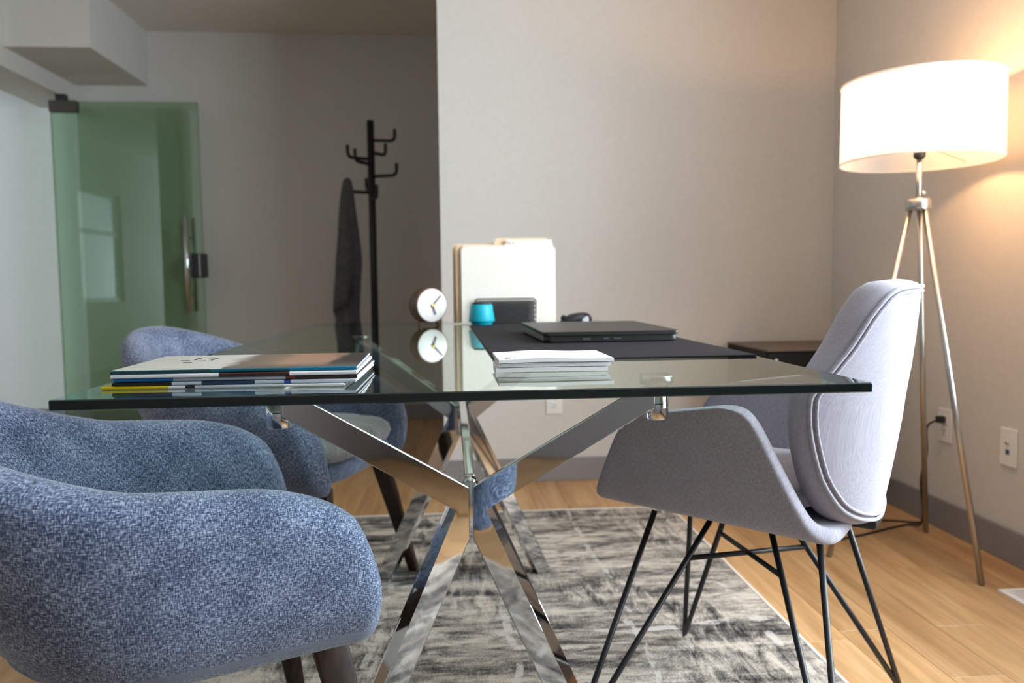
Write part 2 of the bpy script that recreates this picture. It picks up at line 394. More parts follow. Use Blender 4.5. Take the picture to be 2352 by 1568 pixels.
# right wall with the big window opening (beside and behind the camera)
wy0, wy1, wz0, wz1 = 0.1, 2.0, 0.55, 2.25
struct(boxes('wall_right', [((XR, YN, 0), (XR+0.12, wy0, CZ)), ((XR, wy1, 0), (XR+0.12, YB+0.11, CZ)), ((XR, wy0, 0), (XR+0.12, wy1, wz0)), ((XR, wy0, wz1), (XR+0.12, wy1, CZ))], M['wall']))
struct(box('wall_front', (XL, -1.05, 0), (XR+0.12, -0.95, CZ), M['front_wall']))
struct(boxes('wall_side_front', [((-3.95, YN-0.1, 0), (-3.66, YN, CZ)), ((-2.74, YN-0.1, 0), (XL, YN, CZ)), ((-3.66, YN-0.1, 0), (-2.74, YN, 0.28)), ((-3.66, YN-0.1, 1.82), (-2.74, YN, CZ))], M['wall']))
struct(box('wall_left', (XL-0.29, YN, 0), (XL, 2.60, CZ), M['wall']))
struct(box('wall_side_room', (-3.95, YW, 0), (XL, YW+0.1, CZ), M['white_wall']))
struct(boxes('wall_side_window', [((-3.85, YN, 0), (-3.75, 0.58, CZ)), ((-3.85, 1.62, 0), (-3.75, YW, CZ)), ((-3.85, 0.58, 0), (-3.75, 1.62, 0.74)), ((-3.85, 0.58, 1.94), (-3.75, 1.62, CZ))], M['white_wall']))
# soffits of the door corner
struct(boxes('ceiling_bulkhead', [((XL, 4.40, 2.155), (-1.868, YF, CZ)), ((XL-0.29, 4.35, 2.05), (XL, YW, CZ))], M['wall']))
# windows
def window(name, x, y0, y1, z0, z1, nx):
    t = 0.05
    fr = struct(boxes(name, [((x-0.03, y0, z0), (x+0.03, y1, z0+t)), ((x-0.03, y0, z1-t), (x+0.03, y1, z1)), ((x-0.03, y0, z0), (x+0.03, y0+t, z1)), ((x-0.03, y1-t, z0), (x+0.03, y1, z1))], M['white_plastic'], bev=0.004))
    st = (y1-y0)/nx
    for k in range(1, nx): box('mullion', (x-0.025, y0+k*st-0.025, z0+t), (x+0.025, y0+k*st+0.025, z1-t), M['white_plastic'], fr, 0.004)
    for k in range(nx): box('pane', (x-0.003, y0+k*st+0.02, z0+t-0.01), (x+0.003, y0+(k+1)*st-0.02, z1-t+0.01), M['window_glass'], fr)
    return fr
window('window_1', XR+0.06, wy0, wy1, wz0, wz1, 3)
wn = window('window_2', -3.80, 0.58, 1.62, 0.74, 1.94, 1)
w3 = struct(boxes('added_window', [((-3.66, YN-0.06, 0.28), (-3.62, YN-0.01, 1.82)), ((-2.78, YN-0.06, 0.28), (-2.74, YN-0.01, 1.82)), ((-3.62, YN-0.06, 0.28), (-2.78, YN-0.01, 0.32)), ((-3.62, YN-0.06, 1.78), (-2.78, YN-0.01, 1.82))], M['white_plastic']))  # invented window, out of view, added for the side-room fill light
box('pane', (-3.63, YN-0.04, 0.31), (-2.77, YN-0.035, 1.79), M['window_glass'], w3)
box('transom', (-3.825, 0.63, 1.47), (-3.775, 1.57, 1.52), M['white_plastic'], wn, 0.004)
# skirting boards
bb = dict(bev=0.003)
struct(box('baseboard_back', (-0.035, YB-0.014, 0), (XR, YB, 0.105), M['skirting'], **bb))
struct(box('baseboard_right', (XR-0.014, -0.95, 0), (XR, YB-0.014, 0.105), M['skirting'], **bb))
struct(box('baseboard_far', (XL, YF-0.014, 0), (0.48, YF, 0.105), M['skirting'], **bb))
struct(box('baseboard_side_room', (-3.75, YW-0.014, 0), (XL-0.02, YW, 0.10), M['skirting'], **bb))
# frosted door: a clear green glass leaf swung open against the far wall
d1 = None
bm = bmesh.new(); bm_box(bm, (-2.372, 4.995, 0.012), (-1.512, 5.007, 2.008))
bmesh.ops.recalc_face_normals(bm, faces=bm.faces)
for f in bm.faces: f.material_index = 0 if f.normal.y < -0.9 else (1 if f.normal.y > 0.9 else 2)
d1 = struct(bmobj('door_1', bm, [M['door_glass'], M['door_glass_back'], M['door_glass_edge']]))
box('patch_hinge', (-2.375, 4.978, 1.945), (-2.215, 5.024, 2.012), M['bronze'], d1, 0.003)
box('hinge_pivot', (-2.335, 4.98, 2.012), (-2.275, 5.02, 2.05), M['black_metal'], d1, 0.003)
box('patch_hinge', (-2.375, 4.978, 0.010), (-2.215, 5.024, 0.08), M['bronze'], d1, 0.003)
hd = tubeobj('door_handle', [(-1.588, 4.93, 0.735), (-1.588, 4.93, 1.318)], 0.0145, M['chrome'], d1, 16)
tubeobj('door_handle', [(-1.588, 5.07, 0.735), (-1.588, 5.07, 1.318)], 0.0145, M['chrome'], d1, 16)
for z in (0.84, 1.19): tubeobj('handle_post', [(-1.588, 4.935, z), (-1.588, 5.065, z)], 0.009, M['steel'], d1, 12)
lk = box('door_lock', (-1.575, 4.958, 0.945), (-1.497, 5.044, 1.095), M['black_plastic'], d1, 0.008, 3)
box('lock_bar', (-1.525, 4.952, 0.95), (-1.519, 4.96, 1.09), M['steel'], lk, 0.001)

# ------------------------------------------------------------------ rug
rx0, rx1, ry0, ry1 = -0.80, 0.852, 0.45, 2.965
rc = ((rx0+rx1)/2, (ry0+ry1)/2); hw, hd_ = (rx1-rx0)/2, (ry1-ry0)/2
rug = box('area_rug', (-hw+0.008, -hd_+0.008, 0.0), (hw-0.008, hd_-0.008, 0.009), M['rug'], None, 0.003)
rug.location = (rc[0], rc[1], 0.0005)
tag(rug, 'black grey and cream distressed area rug under the glass table', 'rug')
boxes('binding', [((-hw, -hd_, 0), (-hw+0.010, hd_, 0.0105)), ((hw-0.010, -hd_, 0), (hw, hd_, 0.0105)), ((-hw, -hd_, 0), (hw, -hd_+0.010, 0.0105)), ((-hw, hd_-0.010, 0), (hw, hd_, 0.0105))], M['rug_edge'], rug, 0.002)
RZ = 0.0105

# ------------------------------------------------------------------ glass table
TZ = 0.750; TX0, TX1, TY0, TY1 = -0.476, 0.540, 0.960, 2.860
tb = thing('glass_table', 'long clear glass table on polished chrome X legs', 'table', (0.03, 1.78, RZ))
bm = bmesh.new(); bm_box(bm, (TX0-0.03, TY0-1.78, TZ-0.0125-RZ), (TX1-0.03, TY1-1.78, TZ-RZ))
bmesh.ops.bevel(bm, geom=bm.edges[:], offset=0.0014, segments=1, affect='EDGES')
bmesh.ops.recalc_face_normals(bm, faces=bm.faces)
for f in bm.faces:
    n = f.normal
    f.material_index = 0 if n.z > 0.95 else (1 if n.z < -0.95 else (3 if abs(n.x) > 0.5 else 2))
bmobj('glass_top', bm, [M['glass_top'], M['glass_under'], M['glass_edge'], M['glass_edge_lit']], tb)
HZ = 0.505-RZ; BW = 0.042
def chevron(sx, sy, hy, ty, fy):
    """one bent bar: standoff arm, knee, leg.  s = distance from the hub along the bar's own vertical plane"""
    ang = math.atan2(abs(ty-hy), 0.293); ca = math.cos(ang)
    se = 0.293/ca; fe = 0.272/ca
    zt = 0.705-RZ
    k = Vector((0.031, HZ)); a = Vector((se, zt-0.020))-k; a.normalize(); na = Vector((-a.y, a.x))
    lo = k; e1 = k+a*((se-k.x)/a.x)
    d = (Vector((fe-0.014, 0))-k); d.normalize(); nd = Vector((-d.y, d.x))
    if nd.x > 0: nd = -nd
    f1 = k+d*((0-k.y)/d.y); f2 = f1+Vector((-BW/abs(d.y), 0))
    ua = k+na*BW; ub = k+nd*BW
    s0 = 0.010
    top = ua+a*((s0-ua.x)/a.x); bot = ub+d*((s0-ub.x)/d.x)
    e2 = ua+a*((se-ua.x)/a.x)
    poly = [top, e2, e1, k, f1, f2, bot]
    mt = Matrix.Translation((0, hy, 0)) @ Matrix.Rotation(math.atan2(sy*math.sin(ang), sx*ca), 4, 'Z')
    return prism('bent_leg', [(p.x, p.y) for p in poly], -BW/2, BW/2, M['chrome'], tb, 0.0035, 3, mt)
FY, RY = 1.325-1.78, 2.225-1.78
for hy, sy in ((FY, -1), (RY, 1)):
    ty = hy+sy*0.118
    for sx in (-1, 1):
        chevron(sx, sy, hy, ty, ty)
        px = sx*0.293
        so = fix(add('standoff', lathe([(0.0175, 0.667-RZ), (0.0185, 0.669-RZ), (0.0185, 0.722-RZ)], 28, px, ty), M['chrome'], tb, True))
        fix(add('mount_disc', lathe([(0.0255, 0.7225-RZ), (0.0265, 0.7235-RZ), (0.0265, 0.7365-RZ), (0.0255, 0.7372-RZ)], 36, px, ty), M['steel'], so, True))
    fix(add('hub_post', lathe([(0.008, 0.452-RZ), (0.013, 0.460-RZ), (0.013, 0.548-RZ), (0.008, 0.556-RZ)], 24, 0, hy+sy*0.008), M['chrome'], tb, True))
box('stretcher_beam', (-0.0095, FY+0.012, 0.528-RZ), (0.0095, RY-0.012, 0.556-RZ), M['chrome'], tb, 0.002)

# ------------------------------------------------------------------ blue tub chairs
def sstep(a, b, x):
    t = max(0, min(1, (x-a)/(b-a))); return t*t*(3-2*t)
def tub_shell():
    A, Fx, B, u1, n = 0.28, 0.215, 0.245, 0.02, 2.35
    path = []
    NA, NB = 12, 40
    for i in range(NA): path.append((Fx+(u1-Fx)*i/NA, -A))
    for i in range(NB+1):
        ph = -PI/2+PI*i/NB; c_, s_ = math.cos(ph), math.sin(ph)
        path.append((u1-(u1+B)*abs(c_)**(2/n), A*math.copysign(abs(s_)**(2/n), s_)))
    for i in range(1, NA+1): path.append((u1+(Fx-u1)*i/NA, A))
    K = len(path); rings = []; arc = 0; arcs = []
    for i in range(K):
        if i: arc += math.hypot(path[i][0]-path[i-1][0], path[i][1]-path[i-1][1])
        arcs.append(arc)
    tot = arc
    def section(i, du=0.0, sh=1.0, k=0.0):
        x, y = path[i]
        a = path[max(0, i-1)]; b_ = path[min(K-1, i+1)]
        t = Vector((b_[0]-a[0], b_[1]-a[1])); t.normalize(); nrm = Vector((t.y, -t.x))   # outward
        if nrm.dot(Vector((x-0.05, y))) < 0: nrm = -nrm
        d = min(arcs[i], tot-arcs[i])
        back = sstep(0.26, 0.62, d)
        zt = 0.606+0.028*min(1, d/0.32)+0.130*back
        fr = sstep(0.0, 0.19, d)
        # rounded nose of the arm
        if d < 0.15: zt = 0.50+(zt-0.50)*max(0, 1-(0.86*(0.15-d)/0.15)**2.2)**(1/2.2)
        zt -= 0.115*(0.55*k+0.45*(1-math.sqrt(1-k*k)))
        zb = 0.370-0.004*sstep(0.0, 0.2, d)+0.105*sstep(0.32, 0.62, d)+0.030*k**4
        h = (0.036+0.006*(1-back))*sh
        zc = (zt+zb)/2; hz = (zt-zb)/2
        zt, zb = zc+hz, zc-hz
        lean = 0.10+0.34*back
        pts = []
        ro = min(h, hz)
        nb = 7
        prof = []
        for j in range(nb): prof.append((h, zb+ro+(zt-zb-2*ro)*j/(nb-1)))             # outer side going up
        for j in range(1, 8):
            an = PI*j/8; prof.append((h*math.cos(an), zt-ro+ro*math.sin(an)))
        for j in range(nb): prof.append((-h, zt-ro-(zt-zb-2*ro)*j/(nb-1)))
        for j in range(1, 8):
            an = PI+PI*j/8; prof.append((h*math.cos(an), zb+ro+ro*math.sin(an)))
        per = 0
        out = []
        for q, (pn, z) in enumerate(prof):
            zz = (z-zb)/max(1e-4, (zt-zb))
            bulge = 0.014*math.sin(PI*min(1, max(0, zz)))*(1 if pn > 0 else 0.25)*sh
            tuck = -0.035*(1-sstep(0.33, 0.46, z))-0.06*back*(1-sstep(0.42, 0.60, z))
            off = pn+lean*(z-0.42)+bulge*(1 if pn > 0 else -1)+tuck
            if q: per += math.hypot(prof[q][0]-prof[q-1][0], prof[q][1]-prof[q-1][1])
            dd = Vector((1, 0)) if abs(y) > A-1e-6 and x > u1 else Vector((0, 0))
            out.append(((x+nrm.x*off+dd.x*du, y+nrm.y*off+dd.y*du, z), (arcs[i]+(du if i else -du)*1.4, per)))
        return out
    for k in (0.985, 0.93, 0.82, 0.65, 0.45, 0.22): rings.append(section(0, 0.036*k, math.sqrt(1-k*k), k))
    for i in range(K): rings.append(section(i))
    for k in (0.22, 0.45, 0.65, 0.82, 0.93, 0.985): rings.append(section(K-1, 0.036*k, math.sqrt(1-k*k), k))
    V = []; UV = []; Fc = []; n_ = len(rings[0])
    for rg in rings:
        for p, uv_ in rg: V.append(p); UV.append(uv_)
    for i in range(len(rings)-1):
        for j in range(n_): Fc.append((i*n_+j, i*n_+(j+1) % n_, (i+1)*n_+(j+1) % n_, (i+1)*n_+j))
    Fc.append(tuple(range(n_-1, -1, -1))); Fc.append(tuple((len(rings)-1)*n_+j for j in range(n_)))
    return V, Fc, UV
def taper_leg(name, p0, p1, s0, s1, mat, parent):
    p0, p1 = Vector(p0), Vector(p1); V = []
    for p, (a, b_) in ((p0, s0), (p1, s1)):
        for dx, dy in ((-1, -1), (1, -1), (1, 1), (-1, 1)): V.append((p.x+dx*a/2, p.y+dy*b_/2, p.z))
    o = add(name, (V, [(3, 2, 1, 0), (4, 5, 6, 7), (0, 1, 5, 4), (1, 2, 6, 5), (2, 3, 7, 6), (3, 0, 4, 7)]), mat, parent)
    bm = bmesh.new(); bm.from_mesh(o.data); bmesh.ops.recalc_face_normals(bm, faces=bm.faces)
    bmesh.ops.bevel(bm, geom=bm.edges[:], offset=0.005, segments=2, affect='EDGES', profile=0.5); bm.to_mesh(o.data); bm.free()
    o.data.polygons.foreach_set('use_smooth', [True]*len(o.data.polygons)); o.data.set_sharp_from_angle(angle=math.radians(40))
    return o
def tub_chair(label, loc, rz):
    t = thing('tub_chair', label, 'chair', loc, rz, 'blue grey tub chairs along the left side of the table')
    sh = fix(add('backrest', tub_shell(), M['blue_fabric'], t, True))
    pad('seat_base', 0.228, 0.262, [(0.04, 0.378), (0.012, 0.385), (0.0, 0.40), (0.0, 0.424), (0.01, 0.432)], 3.6, M['blue_fabric'], t, cx=0.02)
    pad('seat_cushion', 0.245, 0.236, [(0.03, 0.4325), (0.006, 0.440), (0.0, 0.458), (0.004, 0.476), (0.022, 0.490), (0.05, 0.496)], 5, M['cushion_fabric_lit'], t, cx=0.01, dome=0.012)
    for sx in (1, -1):
        for sy in (1, -1):
            taper_leg('leg', (0.195 if sx > 0 else -0.13, 0.195*sy, 0.376), (0.265 if sx > 0 else -0.165, (0.29 if sx > 0 else 0.255)*sy, 0.0), (0.052, 0.038), (0.030, 0.024), M['dark_wood'], t)
        box('leg_rail', ((0.11 if sx > 0 else -0.13)-0.02, -0.19, 0.350), ((0.11 if sx > 0 else -0.13)+0.02, 0.19, 0.377), M['dark_wood'], t, 0.003)
    return t
tub_chair('blue grey tub chair in the foreground, its padded arm filling the lower left corner', (-0.449, 1.232, RZ), math.radians(24))
tub_chair('blue grey tub chair farther back beside the glass door, its seat cushion in view', (-0.458, 2.165, RZ), math.radians(-16))

# ------------------------------------------------------------------ pale grey wire-leg chair
cu = Vector((-0.788, 0.615)).normalized()
gc = thing('wire_leg_chair', 'pale grey linen armchair with a high piped back on black wire legs', 'chair', (0.572, 1.455, RZ), math.atan2(cu.y, cu.x))
def interp(tab, z):
    for (a, va), (b_, vb) in zip(tab, tab[1:]):
        if a <= z <= b_: return va+(vb-va)*(z-a)/(b_-a)
    return tab[0][1] if z < tab[0][0] else tab[-1][1]
# wrap-round side shell
prof = []     # (y, z, w) from near top, across the bottom, to far top
side = [(0.262, 1.0), (0.262, 0.985), (0.261, 0.95), (0.258, 0.88), (0.253, 0.78), (0.247, 0.66), (0.240, 0.54), (0.232, 0.42), (0.224, 0.31), (0.215, 0.21), (0.204, 0.12), (0.188, 0.05), (0.165, 0.012)]
bot = [(0.12, 0.0), (0.06, 0.0)]
half = side+bot
full = [(y, wv_) for y, wv_ in half]+[(0.0, 0.0)]+[(-y, wv_) for y, wv_ in half[::-1]]
fr_tab = [(0.0, 0.232), (0.05, 0.236), (0.15, 0.228), (0.35, 0.210), (0.6, 0.186), (0.8, 0.166), (0.92, 0.148), (0.97, 0.128), (1.0, 0.085)]
bk_tab = [(0.0, -0.196), (0.012, -0.190), (0.05, -0.176), (0.12, -0.163), (0.31, -0.142), (0.54, -0.118), (0.78, -0.094), (0.92, -0.076), (0.97, -0.060), (1.0, -0.020)]
NU = 22; V = []; UV = []; Fc = []; per = 0; last = None
for (y, wv_) in full:
    uf, ub = interp(fr_tab, wv_), interp(bk_tab, wv_)
    if last: per += math.hypot(y-last[0], (wv_-last[1])*0.215)
    last = (y, wv_)
    for i in range(NU+1):
        s = i/NU; x = ub+(uf-ub)*s
        zt = 0.664-0.165*x
        z = 0.443+(zt-0.443)*wv_ + (0.012*(x/0.2) if wv_ < 0.05 else 0.012*(x/0.2)*(1-wv_))
        V.append((x, y, z)); UV.append((x, per))
for i in range(len(full)-1):
    for j in range(NU): Fc.append((i*(NU+1)+j, i*(NU+1)+j+1, (i+1)*(NU+1)+j+1, (i+1)*(NU+1)+j))
shl = add('arm_shell', (V, Fc, UV), M['grey_fabric'], gc, True)
md = shl.modifiers.new('thickness', 'SOLIDIFY'); md.thickness = 0.030; md.offset = -1 
md2 = shl.modifiers.new('soft', 'SUBSURF'); md2.levels = 1; md2.render_levels = 2
pad('seat_cushion', 0.190, 0.185, [(0.03, 0.4835), (0.006, 0.489), (0.0, 0.503), (0.006, 0.516), (0.03, 0.524)], 4, M['grey_fabric'], gc, cx=0.025, dome=0.008)
# curved back: rings over a leaning cylinder
tab = [(0.481, 0), (0.4825, 8), (0.486, 15), (0.495, 26), (0.51, 36), (0.53, 43), (0.56, 50), (0.60, 55.5), (0.64, 58.7), (0.675, 60), (0.690, 59.6), (0.715, 56.0), (0.745, 51), (0.775, 46), (0.82, 38), (0.850, 32), (0.862, 28), (0.868, 23), (0.870, 15), (0.871, 7), (0.871, 0)]
tab = [((z if z > 0.6 else 0.6-(0.6-z)*1.22) - max(0, z-0.7)*0.06, th*(0.86 if z < 0.8 else 0.90)) for z, th in tab]
outl = [(-th, z) for z, th in tab]+[(th, z) for z, th in tab[::-1][1:-1]]
outl = [(p.x, p.z) for p in smooth_path([(a, 0, z) for a, z in outl], 2, True)]
ZC = 0.68
def bk(th, z, off):
    R = 0.277-off; a = math.radians(th)
    return (0.012-0.135*(z-0.685)-R*math.cos(a), -R*math.sin(a), z)
layers = [(0.03, -0.006), (0.25, -0.006), (0.5, -0.005), (0.75, -0.003), (0.9, -0.001), (0.965, 0.0), (1.0, 0.002), (1.03, 0.008), (1.055, 0.022), (1.065, 0.038), (1.055, 0.054), (1.02, 0.066), (0.95, 0.073), (0.8, 0.077), (0.55, 0.078), (0.25, 0.077), (0.03, 0.076)]
V = []; UV = []; Fc = []; n_ = len(outl)
for s, off in layers:
    for th, z in outl:
        ss = s if s <= 1 else 1+(s-1)
        p = bk(th*ss, ZC+(z-ZC)*ss, off); V.append(p); UV.append((math.radians(th)*ss*0.277, z*ss+off*3))
for i in range(len(layers)-1):
    for j in range(n_): Fc.append((i*n_+j, i*n_+(j+1) % n_, (i+1)*n_+(j+1) % n_, (i+1)*n_+j))
Fc.append(tuple(range(n_-1, -1, -1))); Fc.append(tuple((len(layers)-1)*n_+j for j in range(n_)))
fix(add('backrest', (V, Fc, UV), M['grey_fabric'], gc, True))
def piping(s, off, r):
    vv_, ff_ = tube([bk(th*s, ZC+(z-ZC)*s, off) for th, z in outl], r, 8, True)
    fix(add('piping', (vv_, ff_, [(q[1], q[2]) for q in vv_]), M['grey_fabric'], gc, True))
piping(0.998, -0.0012, 0.0036); piping(0.955, -0.0022, 0.0030)
# wire legs
def V3(sx, sy, a, b_, z): return Vector((a*sx, -b_*sy, z))
for sx in (1, -1):
    for sy in (1, -1):
        foot = V3(sx, sy, 0.24, 0.29, 0.006)
        inn = V3(sx, sy, 0.050, 0.043, 0.440-RZ); out_ = V3(sx, sy, 0.152, 0.10, 0.440-RZ)
        d1_ = (inn-foot).normalized(); d2_ = (out_-foot).normalized()
        pts = [inn, foot+d1_*0.035, foot+d1_*0.012, foot, foot+d2_*0.012, foot+d2_*0.035, out_]
        tubeobj('leg', pts, 0.0058, M['black_metal'], gc, 10)
for s in (1, -1):
    a = V3(1, s, 0.09, 0.095, 0.355-RZ); b_ = V3(-1, -s, 0.09, 0.095, 0.355-RZ)
    tubeobj('brace', [a, b_], 0.0052, M['black_metal'], gc, 10)
box('mount_plate', (-0.12, -0.07, 0.4305-RZ), (0.12, 0.07, 0.4355-RZ), M['black_metal'], gc, 0.002)
box('back_bracket', (-0.235, -0.045, 0.448-RZ), (-0.165, 0.045, 0.474-RZ), M['black_metal'], gc, 0.006)

# ------------------------------------------------------------------ tripod floor lamp
LX, LY = 1.455, 2.35
lamp = thing('floor_lamp', 'lit tripod floor lamp with a white drum shade and nickel legs', 'lamp', (LX, LY, 0))
sd = fix(add('lamp_shade', (lambda n=72: (lambda pr: lathe(pr, n, cap=False))([(0.228, 1.245), (0.226, 1.487)]))(), M['shade'], lamp, True))
for z in (1.2465, 1.4855):
    tubeobj('shade_rim', [(0.2275*math.cos(2*PI*i/64), 0.2275*math.sin(2*PI*i/64), z) for i in range(64)], 0.0035, M['shade'], sd, 8, True)
for k in range(3):
    an = 2*PI*k/3+0.4
    tubeobj('shade_spoke', [(0, 0, 1.30), (0.226*math.cos(an), 0.226*math.sin(an), 1.262)], 0.0015, M['nickel'], sd, 6)
tubeobj('pole', [(0, 0, 1.10), (0, 0, 1.262)], 0.0085, M['nickel'], lamp, 16)
fix(add('collar', lathe([(0.034, 1.098), (0.036, 1.100), (0.036, 1.129), (0.034, 1.131)], 36), M['nickel'], lamp, True))
tubeobj('switch_knob', [(0.006, -0.004, 1.150), (0.016, -0.010, 1.150)], 0.0055, M['nickel'], lamp, 10)
sk = fix(add('socket', lathe([(0.012, 1.255), (0.017, 1.262), (0.017, 1.290), (0.013, 1.300), (0.013, 1.312)], 24), M['black_plastic'], lamp, True))
fix(add('bulb', lathe([(0.010, 1.311), (0.013, 1.320), (0.024, 1.345), (0.030, 1.365), (0.028, 1.385), (0.017, 1.400), (0.004, 1.405)], 24), M['bulb'], sk, True))
pl = bpy.data.lights.new('bulb_light', 'POINT'); pl.energy = LAMP_W; pl.color = (1.0, 0.51, 0.20); pl.shadow_soft_size = 0.035
po = bpy.data.objects.new('bulb_light', pl); COL.objects.link(po); po.parent = lamp; po.location = (0.0, -0.045, 1.39)
for fx, fy in ((1.650, 2.570), (1.520, 2.097), (1.200, 2.372)):
    dx, dy = fx-LX, fy-LY; q = math.hypot(dx, dy)
    tubeobj('leg', [(dx/q*0.024, dy/q*0.024, 1.108), (dx, dy, 0.002)], 0.0088, M['nickel'], lamp, 14)
cp = [(1.722, 2.602, 0.392), (1.695, 2.602, 0.388), (1.672, 2.615, 0.36), (1.668, 2.605, 0.27), (1.640, 2.59, 0.19), (1.655, 2.605, 0.11), (1.672, 2.62, 0.03), (1.675, 2.665, 0.005), (1.60, 2.70, 0.004), (1.50, 2.715, 0.004), (1.36, 2.70, 0.004), (1.22, 2.64, 0.004), (1.20, 2.56, 0.004), (1.28, 2.52, 0.004), (1.40, 2.55, 0.004), (1.53, 2.61, 0.004), (1.63, 2.645, 0.005), (1.643, 2.585, 0.03), (1.620, 2.545, 0.16), (1.60, 2.515, 0.30), (1.54, 2.45, 0.68), (1.475, 2.372, 1.08), (1.459, 2.356, 1.10)]
cr_ = tubeobj('power_cord', [(a-LX, b_-LY, c) for a, b_, c in smooth_path(cp, 6)], 0.0040, M['black_plastic'], lamp, 8)
box('plug', (1.700-LX, 2.590-LY, 0.380), (1.7255-LX, 2.614-LY, 0.404), M['black_plastic'], cr_, 0.004)

# ------------------------------------------------------------------ wall plates
def outlet(label, loc, rz, kind):
    t = thing('wall_outlet', label, 'outlet', loc, rz)
    box('cover_plate', (-0.036, -0.007, -0.059), (0.036, 0.0, 0.059), M['white_plastic'], t, 0.0025)
    if kind == 'power':
        for z in (0.020, -0.020):
            s = box('socket', (-0.017, -0.009, z-0.015), (0.017, -0.0055, z+0.015), M['white_plastic'], t, 0.003)
            boxes('slot', [((-0.0075, -0.0096, z-0.001), (-0.0055, -0.0085, z+0.007)), ((0.0055, -0.0096, z-0.001), (0.0075, -0.0085, z+0.007)), ((-0.002, -0.0096, z-0.010), (0.002, -0.0085, z-0.006))], M['ink'], s)
    else:
        fix(add('coax_jack', tube([(0, -0.005, 0.014), (0, -0.012, 0.014)], 0.005, 14), M['steel'], t, True))
        box('data_jack', (-0.008, -0.009, -0.023), (0.008, -0.005, -0.007), M['blue_port'], t, 0.002)
    return t
outlet('white wall outlet low on the back wall seen below the table glass', (0.458, YB, 0.362), 0, 'power')
outlet('white wall outlet with the black lamp plug in it', (XR, 2.602, 0.371), math.pi/2*1, 'power').rotation_euler = (0, 0, -PI/2)
outlet('white wall plate with a dark blue data jack right of the lamp legs', (XR, 2.286, 0.358), 0, 'data').rotation_euler = (0, 0, -PI/2)
# floor register at the right edge of the frame
fv = thing('floor_vent', 'white metal floor vent on the oak floor by the right wall', 'vent', (1.60, 1.985, 0))
boxes('frame', [((-0.068, -0.062, 0), (0.11, -0.047, 0.006)), ((-0.068, 0.049, 0), (0.11, 0.064, 0.006)), ((-0.068, -0.047, 0), (-0.050, 0.049, 0.006)), ((0.092, -0.047, 0), (0.11, 0.049, 0.006))], M['white_plastic'], fv)
for k in range(9): box('slat', (-0.050, -0.043+k*0.0105, 0.001), (0.092, -0.043+k*0.0105+0.0065, 0.0045), M['white_plastic'], fv)

# ------------------------------------------------------------------ dark cabinet behind the table
cb = thing('low_cabinet', 'low black brown cabinet against the back wall behind the grey chair', 'cabinet', (1.480, 3.20, 0))
box('body', (-0.235, -0.20, 0.03), (0.235, 0.235, 0.6055), M['cabinet'], cb, 0.003)
box('cabinet_top', (-0.238, -0.215, 0.6065), (0.238, 0.235, 0.614), M['cabinet_top'], cb, 0.002)
for k, (z0, z1) in enumerate(((0.33, 0.600), (0.05, 0.32))):
    dr = box('drawer', (-0.232, -0.214, z0), (0.232, -0.2005, z1), M['cabinet'], cb, 0.003)
    tubeobj('knob', [(-0.205, -0.2145, z1-0.028), (-0.205, -0.232, z1-0.028)], 0.008, M['steel'], dr, 14)
for sx in (-1, 1):
    for sy in (-1, 1): box('foot', (sx*0.2-0.02, sy*0.17-0.02, 0), (sx*0.2+0.02, sy*0.17+0.02, 0.03), M['cabinet'], cb, 0.002)

# ------------------------------------------------------------------ coat rack and cloth
KX, KY = -0.447, 4.72
ck = thing('coat_rack', 'black metal coat rack with upturned hooks against the far wall', 'coat rack', (KX, KY, 0))
fix(add('base_disc', lathe([(0.150, 0.0), (0.152, 0.003), (0.150, 0.016), (0.03, 0.022), (0.022, 0.03)], 48), M['black_metal'], ck, True))
tubeobj('pole', [(0, 0, 0.02), (0, 0, 1.848)], 0.0215, M['black_metal'], ck, 20)
def hook(z, ang, ln, rise=0.072):
    c_, s_ = math.cos(ang), math.sin(ang); pts = [(0.012*c_, 0.012*s_, z), ((ln-0.03)*c_, (ln-0.03)*s_, z+0.002)]
    for k in range(1, 5):
        a = PI/2*k/4; pts.append(((ln-0.03+0.03*math.sin(a))*c_, (ln-0.03+0.03*math.sin(a))*s_, z+0.002+0.03*(1-math.cos(a))))
    pts.append((ln*c_, ln*s_, z+rise))
    tubeobj('hook', pts, 0.0100, M['black_metal'], ck, 10)
for z, dx, fr_, ln in ((1.735, 0.138, 1, 0.142), (1.665, 0.075, 1, 0.142), (1.625, -0.128, -1, 0.142), (1.595, -0.080, -1, 0.142), (1.525, 0.150, -1, 0.155), (1.462, -0.045, 1, 0.142), (1.432, -0.142, -1, 0.148), (1.388, 0.040, -1, 0.142)):
    hook(z, math.atan2(fr_*math.sqrt(max(0, ln*ln-dx*dx)), dx), ln)
# cloth on the low left hook
tw = [(1.512, -0.148, -0.122), (1.49, -0.163, -0.108), (1.44, -0.172, -0.098), (1.35, -0.186, -0.092), (1.25, -0.194, -0.080), (1.15, -0.200, -0.068), (1.05, -0.214, -0.058), (0.98, -0.218, -0.062), (0.90, -0.222, -0.070), (0.80, -0.232, -0.076), (0.735, -0.240, -0.080), (0.712, -0.226, -0.080), (0.62, -0.218, -0.074), (0.50, -0.214, -0.072), (0.42, -0.210, -0.076)]
V = []; UV = []; Fc = []; n_ = 40
for z, xl, xr in tw:
    cx, hw_ = (xl+xr)/2, (xr-xl)/2
    for j in range(n_):
        a = 2*PI*j/n_; wv_ = 1+0.22*math.sin(5*a+z*3)*min(1, (1.52-z)*3)
        V.append((cx+hw_*math.cos(a), (0.012+0.35*hw_*min(1, (1.53-z)*2))*math.sin(a)*wv_-0.058, z)); UV.append((a*hw_, z))
for i in range(len(tw)-1):
    for j in range(n_): Fc.append((i*n_+j, i*n_+(j+1) % n_, (i+1)*n_+(j+1) % n_, (i+1)*n_+j))
